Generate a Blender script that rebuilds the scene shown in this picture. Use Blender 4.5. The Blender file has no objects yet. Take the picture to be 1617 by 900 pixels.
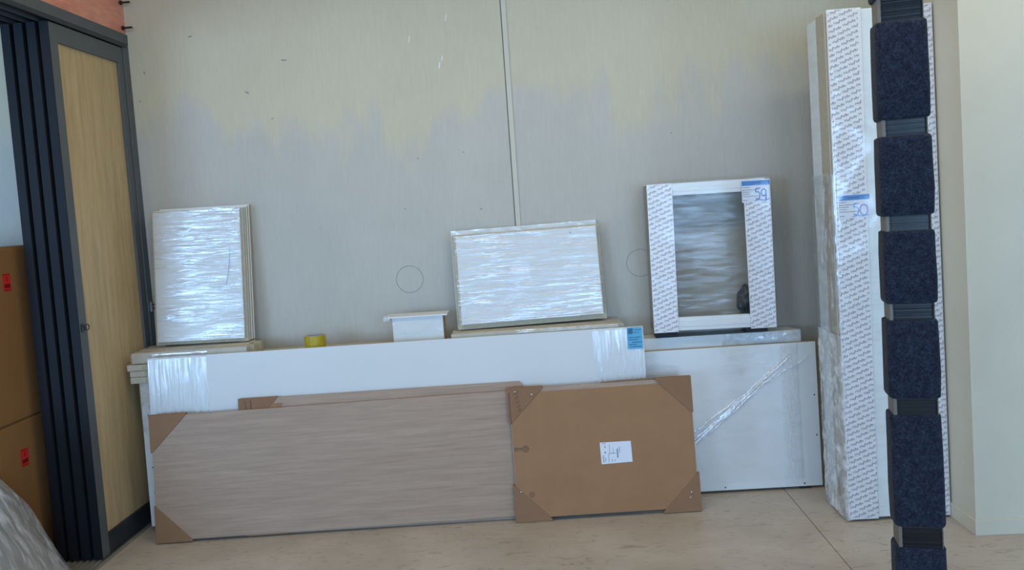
import bpy, bmesh, math, random
from mathutils import Vector, Matrix, noise

random.seed(4)
D2R = math.pi / 180.0
SC = bpy.context.scene
COL = SC.collection

# ------------------------------------------------------------------ camera
def make_camera():
    f_px, yaw, pit, roll = 1200.0, 2.6 * D2R, 3.3 * D2R, 4.0 * D2R
    fwd = Vector((-math.sin(yaw) * math.cos(pit), math.cos(yaw) * math.cos(pit), -math.sin(pit)))
    r0 = Vector((math.cos(yaw), math.sin(yaw), 0.0))
    u0 = r0.cross(fwd)
    r = math.cos(roll) * r0 - math.sin(roll) * u0
    u = math.sin(roll) * r0 + math.cos(roll) * u0
    cam = bpy.data.cameras.new('camera')
    cam.sensor_fit = 'HORIZONTAL'
    cam.sensor_width = 36.0
    cam.lens = f_px * 36.0 / 1617.0
    cam.shift_y = -56.0 / 1617.0
    cam.clip_start = 0.05
    o = bpy.data.objects.new('camera', cam)
    COL.objects.link(o)
    m = Matrix((r, u, -fwd)).transposed().to_4x4()
    m.translation = Vector((0.0, -3.75, 1.42))
    o.matrix_world = m
    SC.camera = o
make_camera()

# ------------------------------------------------------------------ world, lights, exposure
wd = bpy.data.worlds.new('sky')
SC.world = wd
wd.use_nodes = True
wd.node_tree.nodes['Background'].inputs[0].default_value = (0.62, 0.78, 1.0, 1)
wd.node_tree.nodes['Background'].inputs[1].default_value = 1.0

def area(name, loc, target, sx, sy, power, col):
    l = bpy.data.lights.new(name, 'AREA')
    l.shape = 'RECTANGLE'
    l.size, l.size_y, l.energy, l.color = sx, sy, power, col
    o = bpy.data.objects.new(name, l)
    COL.objects.link(o)
    o.location = loc
    o.rotation_euler = (Vector(target) - Vector(loc)).to_track_quat('-Z', 'Y').to_euler()
    return o
# daylight at added rear openings, a side room light, an added warm overhead fill
for i, (x, p) in enumerate(((-4.7, 215), (-0.3, 84), (2.5, 124))):
    area('window_daylight', (x, -7.35, 1.35), (x, 0, 1.25), 2.5, 1.9, p, (0.36, 0.63, 1.0))
area('side_room_light', (-4.8, -2.6, 1.7), (-2.6, -0.6, 1.2), 1.6, 1.8, 14, (0.45, 0.70, 1.0))
area('added_lamp_light', (0.3, -1.5, 2.93), (0.3, -1.5, 0), 4.4, 0.3, 40, (1.0, 0.86, 0.58))
SC.view_settings.view_transform = 'Standard'
SC.view_settings.look = 'None'
SC.view_settings.gamma = 1.0
SC.view_settings.use_curve_mapping = False
SC.view_settings.exposure = -0.18

# ------------------------------------------------------------------ materials
MATS = {}
def rgb(r, g, b):
    f = lambda c: ((c / 255.0 + 0.055) / 1.055) ** 2.4 if c > 10 else c / 255.0 / 12.92
    return (f(r), f(g), f(b), 1.0)

class NT:
    def __init__(self, name):
        self.m = bpy.data.materials.new(name)
        self.m.use_nodes = True
        self.t = self.m.node_tree
        self.b = self.t.nodes['Principled BSDF']
        self.out = self.t.nodes['Material Output']
    def n(self, kind, **kw):
        nd = self.t.nodes.new(kind)
        for k, v in kw.items():
            if k.startswith('i_'):
                nd.inputs[k[2:].replace('_', ' ')].default_value = v
            else:
                setattr(nd, k, v)
        return nd
    def l(self, a, b):
        self.t.links.new(a, b)
    def coords(self, scale, kind='Object', rot=(0, 0, 0)):
        tc = self.n('ShaderNodeTexCoord')
        mp = self.n('ShaderNodeMapping')
        mp.inputs['Scale'].default_value = scale
        mp.inputs['Rotation'].default_value = rot
        self.l(tc.outputs[kind], mp.inputs['Vector'])
        return mp.outputs['Vector']
    def noise(self, vec, scale=1.0, detail=4.0, rough=0.55, dist=0.0):
        nd = self.n('ShaderNodeTexNoise')
        nd.inputs['Scale'].default_value = scale
        nd.inputs['Detail'].default_value = detail
        nd.inputs['Roughness'].default_value = rough
        nd.inputs['Distortion'].default_value = dist
        self.l(vec, nd.inputs['Vector'])
        return nd.outputs['Fac']
    def ramp(self, fac, stops):
        nd = self.n('ShaderNodeValToRGB')
        el = nd.color_ramp.elements
        while len(el) < len(stops):
            el.new(0.5)
        for e, (p, c) in zip(el, stops):
            e.position = p
            e.color = c if len(c) == 4 else (*c, 1)
        self.l(fac, nd.inputs['Fac'])
        return nd.outputs['Color']
    def mix(self, fac, a, b, mode='MIX'):
        nd = self.n('ShaderNodeMix', data_type='RGBA', blend_type=mode)
        for sock, v in ((nd.inputs[0], fac), (nd.inputs[6], a), (nd.inputs[7], b)):
            if hasattr(v, 'is_linked'):
                self.l(v, sock)
            else:
                sock.default_value = v
        return nd.outputs[2]
    def math(self, op, a, b=0.0, c=0.0, clamp=False):
        nd = self.n('ShaderNodeMath', operation=op, use_clamp=clamp)
        for s, v in zip(nd.inputs, (a, b, c)):
            if hasattr(v, 'is_linked'):
                self.l(v, s)
            else:
                s.default_value = v
        return nd.outputs[0]
    def bump(self, h, strength=0.3, dist=0.005):
        nd = self.n('ShaderNodeBump')
        nd.inputs['Strength'].default_value = strength
        nd.inputs['Distance'].default_value = dist
        self.l(h, nd.inputs['Height'])
        return nd.outputs['Normal']

def plain(name, col, rough=0.5, metal=0.0, var=0.06, scale=25.0, spec=0.5, bump=0.0):
    m = NT(name)
    v = m.coords((scale,) * 3)
    n = m.noise(v)
    d = tuple(c * (1 - var) for c in col[:3]) + (1,)
    u = tuple(min(1, c * (1 + var)) for c in col[:3]) + (1,)
    m.l(m.ramp(n, [(0.3, d), (0.7, u)]), m.b.inputs['Base Color'])
    m.b.inputs['Roughness'].default_value = rough
    m.b.inputs['Metallic'].default_value = metal
    m.b.inputs['Specular IOR Level'].default_value = spec
    if bump:
        m.l(m.bump(n, bump, 0.002), m.b.inputs['Normal'])
    MATS[name] = m.m
    return m.m

def grained(name, dark, light, scale, rough=0.5, spec=0.4, dark_lines=None):
    m = NT(name)
    v = m.coords(scale)
    n1 = m.noise(v, 1.0, 6, 0.6, 0.6)
    base = m.ramp(n1, [(0.28, dark), (0.72, light)])
    v2 = m.coords(tuple(s * 3.4 for s in scale))
    n2 = m.noise(v2, 1.0, 3, 0.6, 0.2)
    fine = m.ramp(n2, [(0.35, (0.80, 0.80, 0.80)), (0.6, (1, 1, 1))])
    m.l(m.mix(0.8, base, fine, 'MULTIPLY'), m.b.inputs['Base Color'])
    m.b.inputs['Roughness'].default_value = rough
    m.b.inputs['Specular IOR Level'].default_value = spec
    m.l(m.bump(n2, 0.08, 0.001), m.b.inputs['Normal'])
    MATS[name] = m.m

def film(name, scale, base=0.10, streak=0.5, rough=0.12, haze=0.06, bump=0.5, rot=(0, 0, 0), patch=0.0):
    """clear stretch wrap: mostly see-through, glossy, whiter where the layers bunch into strands"""
    m = NT(name)
    v = m.coords(scale, rot=rot)
    n = m.noise(v, 1.0, 5, 0.6, 0.4)
    v2 = m.coords(tuple(s * 2.7 for s in scale), rot=rot)
    n2 = m.noise(v2, 1.0, 3, 0.6, 0.3)
    h = m.math('ADD', m.math('MULTIPLY', n, 0.75), m.math('MULTIPLY', n2, 0.35))
    nor = m.bump(h, bump, 0.006)
    st = m.math('MULTIPLY', m.math('SUBTRACT', h, 0.50, 0, True), 4.0, 0, True)
    if patch:
        big = m.noise(m.coords((3.2, 3.2, 4.6)), 1.0, 2, 0.5)
        msk = m.math('MULTIPLY', m.math('SUBTRACT', big, 0.40, 0, True), 6.0, 0, True)
        st = m.math('MULTIPLY', st, m.math('ADD', 1.0 - patch, m.math('MULTIPLY', msk, patch)))
    fac = m.math('ADD', base, m.math('MULTIPLY', st, streak), 0, True)
    tr = m.n('ShaderNodeBsdfTransparent')
    tr.inputs[0].default_value = (0.995, 0.997, 1.0, 1)
    gl = m.n('ShaderNodeBsdfGlossy')
    gl.inputs['Color'].default_value = (0.95, 0.97, 1.0, 1)
    gl.inputs['Roughness'].default_value = rough
    m.l(nor, gl.inputs['Normal'])
    df = m.n('ShaderNodeBsdfDiffuse')
    df.inputs[0].default_value = (0.9, 0.91, 0.92, 1)
    s1 = m.n('ShaderNodeMixShader')
    m.l(fac, s1.inputs[0]); m.l(tr.outputs[0], s1.inputs[1]); m.l(gl.outputs[0], s1.inputs[2])
    s2 = m.n('ShaderNodeMixShader')
    m.l(m.math('MULTIPLY', m.math('ADD', st, 0.25), haze), s2.inputs[0])
    m.l(s1.outputs[0], s2.inputs[1]); m.l(df.outputs[0], s2.inputs[2])
    m.l(s2.outputs[0], m.out.inputs['Surface'])
    MATS[name] = m.m

def wall_paint():
    m = NT('wall_paint')
    tc = m.n('ShaderNodeTexCoord')
    sep = m.n('ShaderNodeSeparateXYZ')
    m.l(tc.outputs['Object'], sep.inputs[0])
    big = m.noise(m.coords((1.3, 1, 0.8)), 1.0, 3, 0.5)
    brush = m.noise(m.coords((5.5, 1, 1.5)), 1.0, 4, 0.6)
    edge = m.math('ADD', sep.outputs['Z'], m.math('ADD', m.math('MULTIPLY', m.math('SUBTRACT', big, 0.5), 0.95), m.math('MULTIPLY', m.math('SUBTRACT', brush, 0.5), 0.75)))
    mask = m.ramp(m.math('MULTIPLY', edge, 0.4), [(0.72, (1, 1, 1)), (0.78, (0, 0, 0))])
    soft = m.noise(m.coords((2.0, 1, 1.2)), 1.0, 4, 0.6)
    upper_tone = m.ramp(soft, [(0.3, rgb(196, 188, 164)), (0.7, rgb(203, 195, 172))])
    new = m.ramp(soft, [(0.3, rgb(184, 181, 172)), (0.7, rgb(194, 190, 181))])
    col = m.mix(mask, upper_tone, new)  # warmer tone above, cooler tone below, split by the ragged mask
    # fine vertical roller texture and sparse scuffs
    fine = m.ramp(m.noise(m.coords((70, 1, 9)), 1.0, 3, 0.6), [(0.3, (0.94, 0.94, 0.94)), (0.7, (1, 1, 1))])
    col = m.mix(1.0, col, fine, 'MULTIPLY')
    sc = m.noise(m.coords((17, 1, 26), rot=(0, 0.4, 0)), 1.0, 5, 0.7, 0.5)
    scuff = m.ramp(sc, [(0.745, (1, 1, 1)), (0.775, (0.62, 0.6, 0.56))])
    col = m.mix(1.0, col, scuff, 'MULTIPLY')
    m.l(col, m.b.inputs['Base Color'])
    m.b.inputs['Roughness'].default_value = 0.55
    m.b.inputs['Specular IOR Level'].default_value = 0.3
    m.l(m.bump(m.noise(m.coords((60, 60, 60)), 1, 3), 0.05, 0.002), m.b.inputs['Normal'])
    MATS['wall_paint'] = m.m

def floor_vinyl():
    m = NT('floor_vinyl')
    soft = m.noise(m.coords((2.2, 3.2, 1)), 1.0, 5, 0.6, 0.4)
    base = m.ramp(soft, [(0.3, rgb(172, 158, 144)), (0.55, rgb(187, 174, 161)), (0.75, rgb(197, 185, 172))])
    vein = m.noise(m.coords((9, 22, 1), rot=(0, 0, 0.15)), 1.0, 8, 0.72, 1.4)
    v = m.ramp(vein, [(0.30, (0.50, 0.46, 0.41)), (0.38, (0.80, 0.78, 0.75)), (0.46, (1, 1, 1))])
    col = m.mix(0.7, base, v, 'MULTIPLY')
    fl = m.noise(m.coords((14, 40, 1), rot=(0, 0, -0.2)), 1.0, 4, 0.7, 0.6)
    f = m.ramp(fl, [(0.60, (1, 1, 1)), (0.68, (0.62, 0.58, 0.53))])
    col = m.mix(0.8, col, f, 'MULTIPLY')
    m.l(col, m.b.inputs['Base Color'])
    m.l(m.ramp(soft, [(0.3, (0.34,) * 3), (0.7, (0.46,) * 3)]), m.b.inputs['Roughness'])
    m.b.inputs['Specular IOR Level'].default_value = 0.4
    MATS['floor_vinyl'] = m.m

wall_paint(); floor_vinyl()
plain('plaster_white', rgb(212, 206, 188), 0.6, var=0.03, scale=4, spec=0.25)
plain('side_room_paint', rgb(205, 203, 194), 0.6, var=0.03, scale=3, spec=0.25)
plain('ceiling_white', rgb(222, 218, 208), 0.8, var=0.02, scale=3)
plain('frame_grey', rgb(84, 88, 90), 0.45, var=0.05, scale=12)
plain('leaf_edge_navy', rgb(27, 30, 36), 0.55, var=0.06, scale=14, spec=0.2)
plain('rail_dark', rgb(40, 44, 50), 0.4, var=0.05)
plain('steel', rgb(168, 170, 172), 0.32, 0.9)
plain('bolt_dark', rgb(62, 60, 60), 0.4, 0.7)
plain('track_aluminium', rgb(170, 165, 156), 0.4, 0.6)
plain('seam_gap', rgb(98, 94, 84), 0.8)
plain('batten_paint', rgb(196, 192, 178), 0.5, var=0.03, scale=6)
plain('pencil', rgb(120, 122, 122), 0.8)
grained('door_veneer', rgb(184, 157, 114), rgb(202, 175, 132), (14, 14, 1.1), 0.45)
grained('pink_plywood', rgb(220, 128, 104), rgb(242, 172, 146), (9, 2.2, 9), 0.35)
grained('oak_laminate', rgb(164, 138, 119), rgb(177, 151, 131), (1.4, 12, 30), 0.5)
plain('pale_edge', rgb(184, 174, 152), 0.75, var=0.08, scale=60, spec=0.2)
plain('bundle_grey', rgb(196, 188, 174), 0.7, var=0.06, scale=18, spec=0.3)
plain('melamine', rgb(210, 211, 211), 0.4, var=0.012, scale=3)
plain('white_laminate', rgb(222, 224, 224), 0.38, var=0.012, scale=3)
plain('chipboard', rgb(176, 156, 124), 0.8, var=0.16, scale=140, spec=0.2)
plain('cardboard', rgb(157, 118, 86), 0.8, var=0.05, scale=9, spec=0.2)
plain('cardboard_corner', rgb(141, 107, 81), 0.8, var=0.05, scale=11, spec=0.2)
plain('box_cardboard', rgb(140, 100, 62), 0.75, var=0.05, scale=6, spec=0.25)
plain('box_tape', rgb(150, 116, 78), 0.3, var=0.03)
plain('print_board', rgb(230, 229, 232), 0.4, var=0.015, scale=5)
plain('print_ink', rgb(112, 110, 124), 0.6, var=0.08, scale=60)
plain('plain_board', rgb(224, 230, 230), 0.4, var=0.01)
plain('label_white', rgb(222, 224, 234), 0.55, var=0.01)
plain('label_text', rgb(120, 122, 140), 0.6)
plain('label_blue', rgb(52, 124, 196), 0.5, var=0.03)
plain('label_blue_dark', rgb(36, 88, 152), 0.5, var=0.03)
plain('label_cyan', rgb(84, 166, 206), 0.5, var=0.03)
plain('label_cyan_dark', rgb(44, 98, 132), 0.5, var=0.03)
plain('marker_blue', rgb(142, 160, 204), 0.6, var=0.05)
plain('marker_blue_strong', rgb(92, 116, 186), 0.6, var=0.05)
plain('scrawl_red', rgb(112, 70, 62), 0.7)
plain('label_teal', rgb(96, 140, 156), 0.6)
plain('sticker_red', rgb(206, 48, 44), 0.5, var=0.04)
plain('sticker_dark_red', rgb(120, 20, 22), 0.5)
plain('tape_yellow', rgb(178, 156, 30), 0.35, var=0.14, scale=45)
plain('tape_core', rgb(170, 174, 178), 0.6)
plain('rubber_dark', rgb(34, 36, 40), 0.7)
plain('hole_dark', rgb(132, 102, 78), 0.9)
plain('post_grey', rgb(112, 104, 94), 0.5, var=0.05, scale=20)
plain('staple', rgb(214, 214, 214), 0.25, 0.9)
plain('grey_back', rgb(150, 144, 130), 0.6, var=0.06, scale=10)
plain('foam_grey', rgb(138, 132, 126), 0.7, var=0.1, scale=12)
plain('window_frame_dark', rgb(70, 72, 76), 0.5)
plain('added_lamp_housing', rgb(230, 230, 225), 0.5)

def felt():
    m = NT('felt_navy')
    n = m.noise(m.coords((150, 150, 150)), 1.0, 3, 0.7)
    n2 = m.noise(m.coords((40, 40, 40)), 1.0, 4, 0.7)
    c = m.ramp(m.math('ADD', m.math('MULTIPLY', n, 0.6), m.math('MULTIPLY', n2, 0.4)), [(0.36, rgb(22, 25, 34)), (0.5, rgb(36, 41, 55)), (0.66, rgb(56, 62, 78))])
    m.l(c, m.b.inputs['Base Color'])
    m.b.inputs['Roughness'].default_value = 0.95
    m.b.inputs['Specular IOR Level'].default_value = 0.1
    m.b.inputs['Sheen Weight'].default_value = 0.08
    m.l(m.bump(n, 0.6, 0.003), m.b.inputs['Normal'])
    MATS['felt_navy'] = m.m
felt()
def black_wrap():
    m = NT('black_wrap')
    m.b.inputs['Base Color'].default_value = rgb(20, 23, 28)
    n = m.noise(m.coords((4, 4, 120)), 1.0, 3)
    m.l(m.ramp(n, [(0.3, rgb(10, 12, 15)), (0.7, rgb(20, 23, 28))]), m.b.inputs['Base Color'])
    m.b.inputs['Roughness'].default_value = 0.3
    m.b.inputs['Specular IOR Level'].default_value = 0.3
    m.l(m.bump(n, 0.12, 0.003), m.b.inputs['Normal'])
    MATS['black_wrap'] = m.m
black_wrap()
film('film_across', (4, 4, 70), base=0.05, streak=0.75, rough=0.14, haze=0.10, bump=0.6, patch=0.8)
film('film_down', (60, 60, 4), base=0.04, streak=0.38, rough=0.16, haze=0.16, bump=0.4)
film('film_loose', (9, 9, 14), base=0.07, streak=0.45, rough=0.14, haze=0.22, bump=0.35)
film('film_clear', (3, 3, 22), base=0.06, streak=0.12, rough=0.12, haze=0.05, bump=0.25)
film('film_heavy', (10, 12, 10), base=0.14, streak=0.5, rough=0.2, haze=0.75, bump=0.6, rot=(0.3, 0.5, 0.2))
film('film_bundle', (5, 26, 6), base=0.12, streak=0.5, rough=0.2, haze=0.35, bump=0.6, rot=(0, 0.9, 0))
film('film_overlap', (40, 40, 5), base=0.02, streak=0.02, rough=0.25, haze=0.5, bump=0.05)
film('film_faint', (3, 3, 20), base=0.025, streak=0.06, rough=0.14, haze=0.05, bump=0.2)
film('film_crease', (60, 60, 6), base=0.3, streak=0.7, rough=0.14, haze=0.6, bump=0.5)

# ------------------------------------------------------------------ helpers
def link(name, bm, mats, parent=None, smooth=False):
    me = bpy.data.meshes.new(name)
    bm.to_mesh(me)
    bm.free()
    if isinstance(mats, str):
        mats = [mats]
    for k in mats:
        me.materials.append(MATS[k])
    if smooth:
        for p in me.polygons:
            p.use_smooth = True
    o = bpy.data.objects.new(name, me)
    COL.objects.link(o)
    if parent:
        o.parent = parent
    return o

def tag(o, label, cat, group=None):
    o['label'] = label
    o['category'] = cat
    if group:
        o['group'] = group
    return o

def struct(o, label=None):
    o['kind'] = 'structure'
    if label:
        o['label'] = label
    return o

def thing(name, label, cat, loc, yaw=0.0, rx=0.0, ry=0.0, group=None):
    o = bpy.data.objects.new(name, None)
    o.empty_display_size = 0.1
    COL.objects.link(o)
    o.rotation_mode = 'YXZ'
    o.location = loc
    o.rotation_euler = (rx * D2R, ry * D2R, yaw * D2R)
    return tag(o, label, cat, group)

def add_box(bm, x0, x1, y0, y1, z0, z1, bev=0.0, mi=0):
    vs = [bm.verts.new(p) for p in ((x0, y0, z0), (x1, y0, z0), (x1, y1, z0), (x0, y1, z0),
                                    (x0, y0, z1), (x1, y0, z1), (x1, y1, z1), (x0, y1, z1))]
    fs = [bm.faces.new([vs[i] for i in q]) for q in ((0, 1, 5, 4), (1, 2, 6, 5), (2, 3, 7, 6), (3, 0, 4, 7), (4, 5, 6, 7), (3, 2, 1, 0))]
    for f in fs:
        f.material_index = mi
    if bev:
        es = {e for f in fs for e in f.edges}
        bmesh.ops.bevel(bm, geom=list(es), offset=bev, segments=2, profile=0.6, affect='EDGES')
    return fs

def box(name, x0, x1, y0, y1, z0, z1, mat, parent=None, bev=0.0):
    bm = bmesh.new()
    add_box(bm, x0, x1, y0, y1, z0, z1, bev)
    return link(name, bm, mat, parent)

def board(name, x0, x1, y0, y1, z0, z1, face, edge, parent, bev=0.001):
    """board lying in the local xz plane: laminate on both faces, raw edge all round"""
    bm = bmesh.new()
    add_box(bm, x0, x1, y0, y1, z0, z1, bev)
    bm.normal_update()
    for f in bm.faces:
        f.material_index = 0 if abs(f.normal.y) > 0.8 else 1
    return link(name, bm, [face, edge], parent)

def prism(name, pts, y0, y1, mat, parent, bev=0.0):
    """polygon in local xz, thick from y0 to y1"""
    bm = bmesh.new()
    a = [bm.verts.new((x, y0, z)) for x, z in pts]
    b = [bm.verts.new((x, y1, z)) for x, z in pts]
    n = len(pts)
    bm.faces.new(a)
    bm.faces.new(b[::-1])
    for i in range(n):
        bm.faces.new((a[i], b[i], b[(i + 1) % n], a[(i + 1) % n]))
    bmesh.ops.recalc_face_normals(bm, faces=bm.faces)
    if bev:
        bmesh.ops.bevel(bm, geom=list(bm.edges), offset=bev, segments=1, affect='EDGES')
    return link(name, bm, mat, parent)

def add_cyl(bm, c, axis, r, ln, seg=16, r2=None):
    m = Vector(axis).to_track_quat('Z', 'Y').to_matrix().to_4x4()
    m.translation = Vector(c)
    bmesh.ops.create_cone(bm, cap_ends=True, segments=seg, radius1=r, radius2=r if r2 is None else r2, depth=ln, matrix=m)

def add_ring(bm, c, axis, R, r, seg=28, sub=8, a0=0.0, a1=2 * math.pi):
    m = Vector(axis).to_track_quat('Z', 'Y').to_matrix().to_4x4()
    m.translation = Vector(c)
    closed = abs(a1 - a0 - 2 * math.pi) < 1e-6
    rows = []
    for i in range(seg + (0 if closed else 1)):
        a = a0 + (a1 - a0) * i / seg
        rows.append([bm.verts.new(m @ Vector(((R + r * math.cos(t)) * math.cos(a), (R + r * math.cos(t)) * math.sin(a), r * math.sin(t))))
                     for t in (2 * math.pi * k / sub for k in range(sub))])
    n = len(rows)
    for i in range(n if closed else n - 1):
        for k in range(sub):
            bm.faces.new((rows[i][k], rows[(i + 1) % n][k], rows[(i + 1) % n][(k + 1) % sub], rows[i][(k + 1) % sub]))

def tube(bm, pts, r, sub=6):
    rows = []
    for i, p in enumerate(pts):
        p = Vector(p)
        d = (Vector(pts[min(i + 1, len(pts) - 1)]) - Vector(pts[max(i - 1, 0)])).normalized()
        q = d.to_track_quat('Z', 'Y')
        rows.append([bm.verts.new(p + q @ Vector((r * math.cos(t), r * math.sin(t), 0))) for t in (2 * math.pi * k / sub for k in range(sub))])
    for i in range(len(rows) - 1):
        for k in range(sub):
            bm.faces.new((rows[i][k], rows[i][(k + 1) % sub], rows[i + 1][(k + 1) % sub], rows[i + 1][k]))
    bm.faces.new(rows[0][::-1]); bm.faces.new(rows[-1])

def ribbon(bm, pts, wid, y, th=0.0004):
    """flat pen stroke in the local xz plane at depth y"""
    L = []
    for i, (x, z) in enumerate(pts):
        a = pts[max(i - 1, 0)]; b = pts[min(i + 1, len(pts) - 1)]
        dx, dz = b[0] - a[0], b[1] - a[1]
        q = math.hypot(dx, dz) or 1
        nx, nz = -dz / q * wid / 2, dx / q * wid / 2
        L.append((bm.verts.new((x + nx, y, z + nz)), bm.verts.new((x - nx, y, z - nz))))
    for i in range(len(L) - 1):
        bm.faces.new((L[i][0], L[i][1], L[i + 1][1], L[i + 1][0]))

def rect(bm, x0, x1, z0, z1, y):
    bm.faces.new([bm.verts.new(p) for p in ((x0, y, z0), (x1, y, z0), (x1, y, z1), (x0, y, z1))])

def text_lines(bm, rows, y, h, seed=1):
    """unreadable small print: runs of short word blocks"""
    rn = random.Random(seed)
    for x0, x1, z in rows:
        x = x0
        while x < x1 - 0.002:
            wl = min(rn.uniform(0.004, 0.013), x1 - x)
            rect(bm, x, x + wl, z - h / 2, z + h / 2, y)
            x += wl + 0.0022

def film_sleeve(name, parent, loop, v0, v1, axis, amp, freq, mat, nu=90, nv=120, seed=0.0, off=0.003, closed=True, edge=0.0):
    """stretch wrap drawn around a pack. loop: corner points of the section; axis 'z': section in xy, runs up z;
    axis 'x': section in yz, runs along x. Real wrinkles are displaced along the outward direction."""
    P = [Vector(p) for p in loop]
    cen = sum(P, Vector((0, 0))) / len(P)
    pts = []
    m = len(P)
    seglen = [(P[(i + 1) % m] - P[i]).length for i in range(m if closed else m - 1)]
    tot = sum(seglen)
    for i, sl in enumerate(seglen):
        k = max(2, int(nu * sl / tot))
        a, b = P[i], P[(i + 1) % m]
        d = (b - a).normalized()
        nrm = Vector((d.y, -d.x))
        if nrm.dot((a + b) / 2 - cen) < 0:
            nrm = -nrm
        for j in range(k):
            t = j / k
            pts.append((a.lerp(b, t), nrm, sum(seglen[:i]) + sl * t))
    if not closed:
        pts.append((P[-1], nrm, tot))
    bm = bmesh.new()
    rows = []
    for r in range(nv + 1):
        row = []
        for (p, nrm, s) in pts:
            v = v0 + (v1 - v0) * r / nv
            if edge and r in (0, nv):
                v += edge * noise.noise(Vector((s * 14, r, seed)))
            q = noise.noise(Vector((s * freq[0], v * freq[1], seed)))
            q2 = noise.noise(Vector((s * freq[0] * 2.3, v * freq[1] * 2.1, seed + 7)))
            disp = off + amp * (max(0.0, 0.5 - abs(q)) * 1.2 + 0.5 * abs(q2))
            w = p + nrm * disp
            row.append(bm.verts.new((w.x, w.y, v) if axis == 'z' else (v, w.x, w.y)))
        rows.append(row)
    n = len(pts)
    for r in range(nv):
        for i in range(n if closed else n - 1):
            j = (i + 1) % n
            bm.faces.new((rows[r][i], rows[r][j], rows[r + 1][j], rows[r + 1][i]))
    bmesh.ops.recalc_face_normals(bm, faces=bm.faces)
    return link(name, bm, mat, parent, smooth=True)

# printed wording, built once as flat letters
def text_mesh(body):
    cu = bpy.data.curves.new('wording', 'FONT')
    cu.body = body
    cu.resolution_u = 2
    cu.offset = 0.006
    o = bpy.data.objects.new('wording', cu)
    COL.objects.link(o)
    bpy.context.view_layer.update()
    me = o.evaluated_get(bpy.context.evaluated_depsgraph_get()).to_mesh()
    vs = [(v.co.x, v.co.y) for v in me.vertices]
    fs = [tuple(p.vertices) for p in me.polygons]
    o.evaluated_get(bpy.context.evaluated_depsgraph_get()).to_mesh_clear()
    bpy.data.objects.remove(o)
    bpy.data.curves.remove(cu)
    x0 = min(v[0] for v in vs); x1 = max(v[0] for v in vs)
    return [((x - x0) / (x1 - x0), y / (x1 - x0)) for x, y in vs], fs
WORD = text_mesh('Peter Hay')
def print_pattern(name, parent, x0, x1, z0, z1, y, seed=0):
    """repeated maker's wording, slanting up, cut off at the edges of the board"""
    rn = random.Random(seed)
    bm = bmesh.new()
    ln, ang = 0.062, 17.8 * D2R
    ca, sa = math.cos(ang) * ln, math.sin(ang) * ln
    vs, fs = WORD
    ax, az, bx, bz = 0.0353, -0.0093, 0.0132, -0.0420
    for j in range(-6, int((z1 - z0) / 0.03) + 8):
        for i in range(-70, 30):
            px, pz = x0 + i * ax + j * bx, z1 + i * az + j * bz
            if px > x1 or px + ln < x0 or pz > z1 + 0.01 or pz + 0.035 < z0:
                continue
            px += rn.uniform(-0.001, 0.001)
            bv = [bm.verts.new((px + u * ca - v * sa, y, pz + u * sa + v * ca + (0.003 if u > 0.6 else 0))) for u, v in vs]
            for f in fs:
                try:
                    bm.faces.new([bv[k] for k in f])
                except ValueError:
                    pass
            mx, mz = px + 0.052, pz + 0.005
            if x0 < mx < x1 and z0 < mz < z1:
                bm.faces.new([bm.verts.new((mx + dx, y, mz + dz)) for dx, dz in ((-.002, -.002), (.002, -.002), (.0022, .002), (-.0018, .002))])
    for co, no in (((x0 + .001, 0, 0), (-1, 0, 0)), ((x1 - .001, 0, 0), (1, 0, 0)), ((0, 0, z0 + .001), (0, 0, -1)), ((0, 0, z1 - .001), (0, 0, 1))):
        bmesh.ops.bisect_plane(bm, geom=list(bm.verts) + list(bm.edges) + list(bm.faces), plane_co=co, plane_no=no, clear_outer=True)
    return link(name, bm, 'print_ink', parent)

# ------------------------------------------------------------------ the room
XL, XR, YR, ZC = -6.6, 4.4, -7.3, 3.0
LW = -2.012          # face of the sliding door partition
NX, NY = 1.612, -0.757   # corner of the wall return at right

fl = struct(box('floor', XL, XR, YR, 0.0, -0.06, -0.008, 'seam_gap'))
box('vinyl_sheet', XL, 1.038, YR, 0.0, -0.008, 0.0, 'floor_vinyl', fl)
box('vinyl_sheet', 1.0415, XR, YR, 0.0, -0.008, 0.0, 'floor_vinyl', fl)

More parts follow.
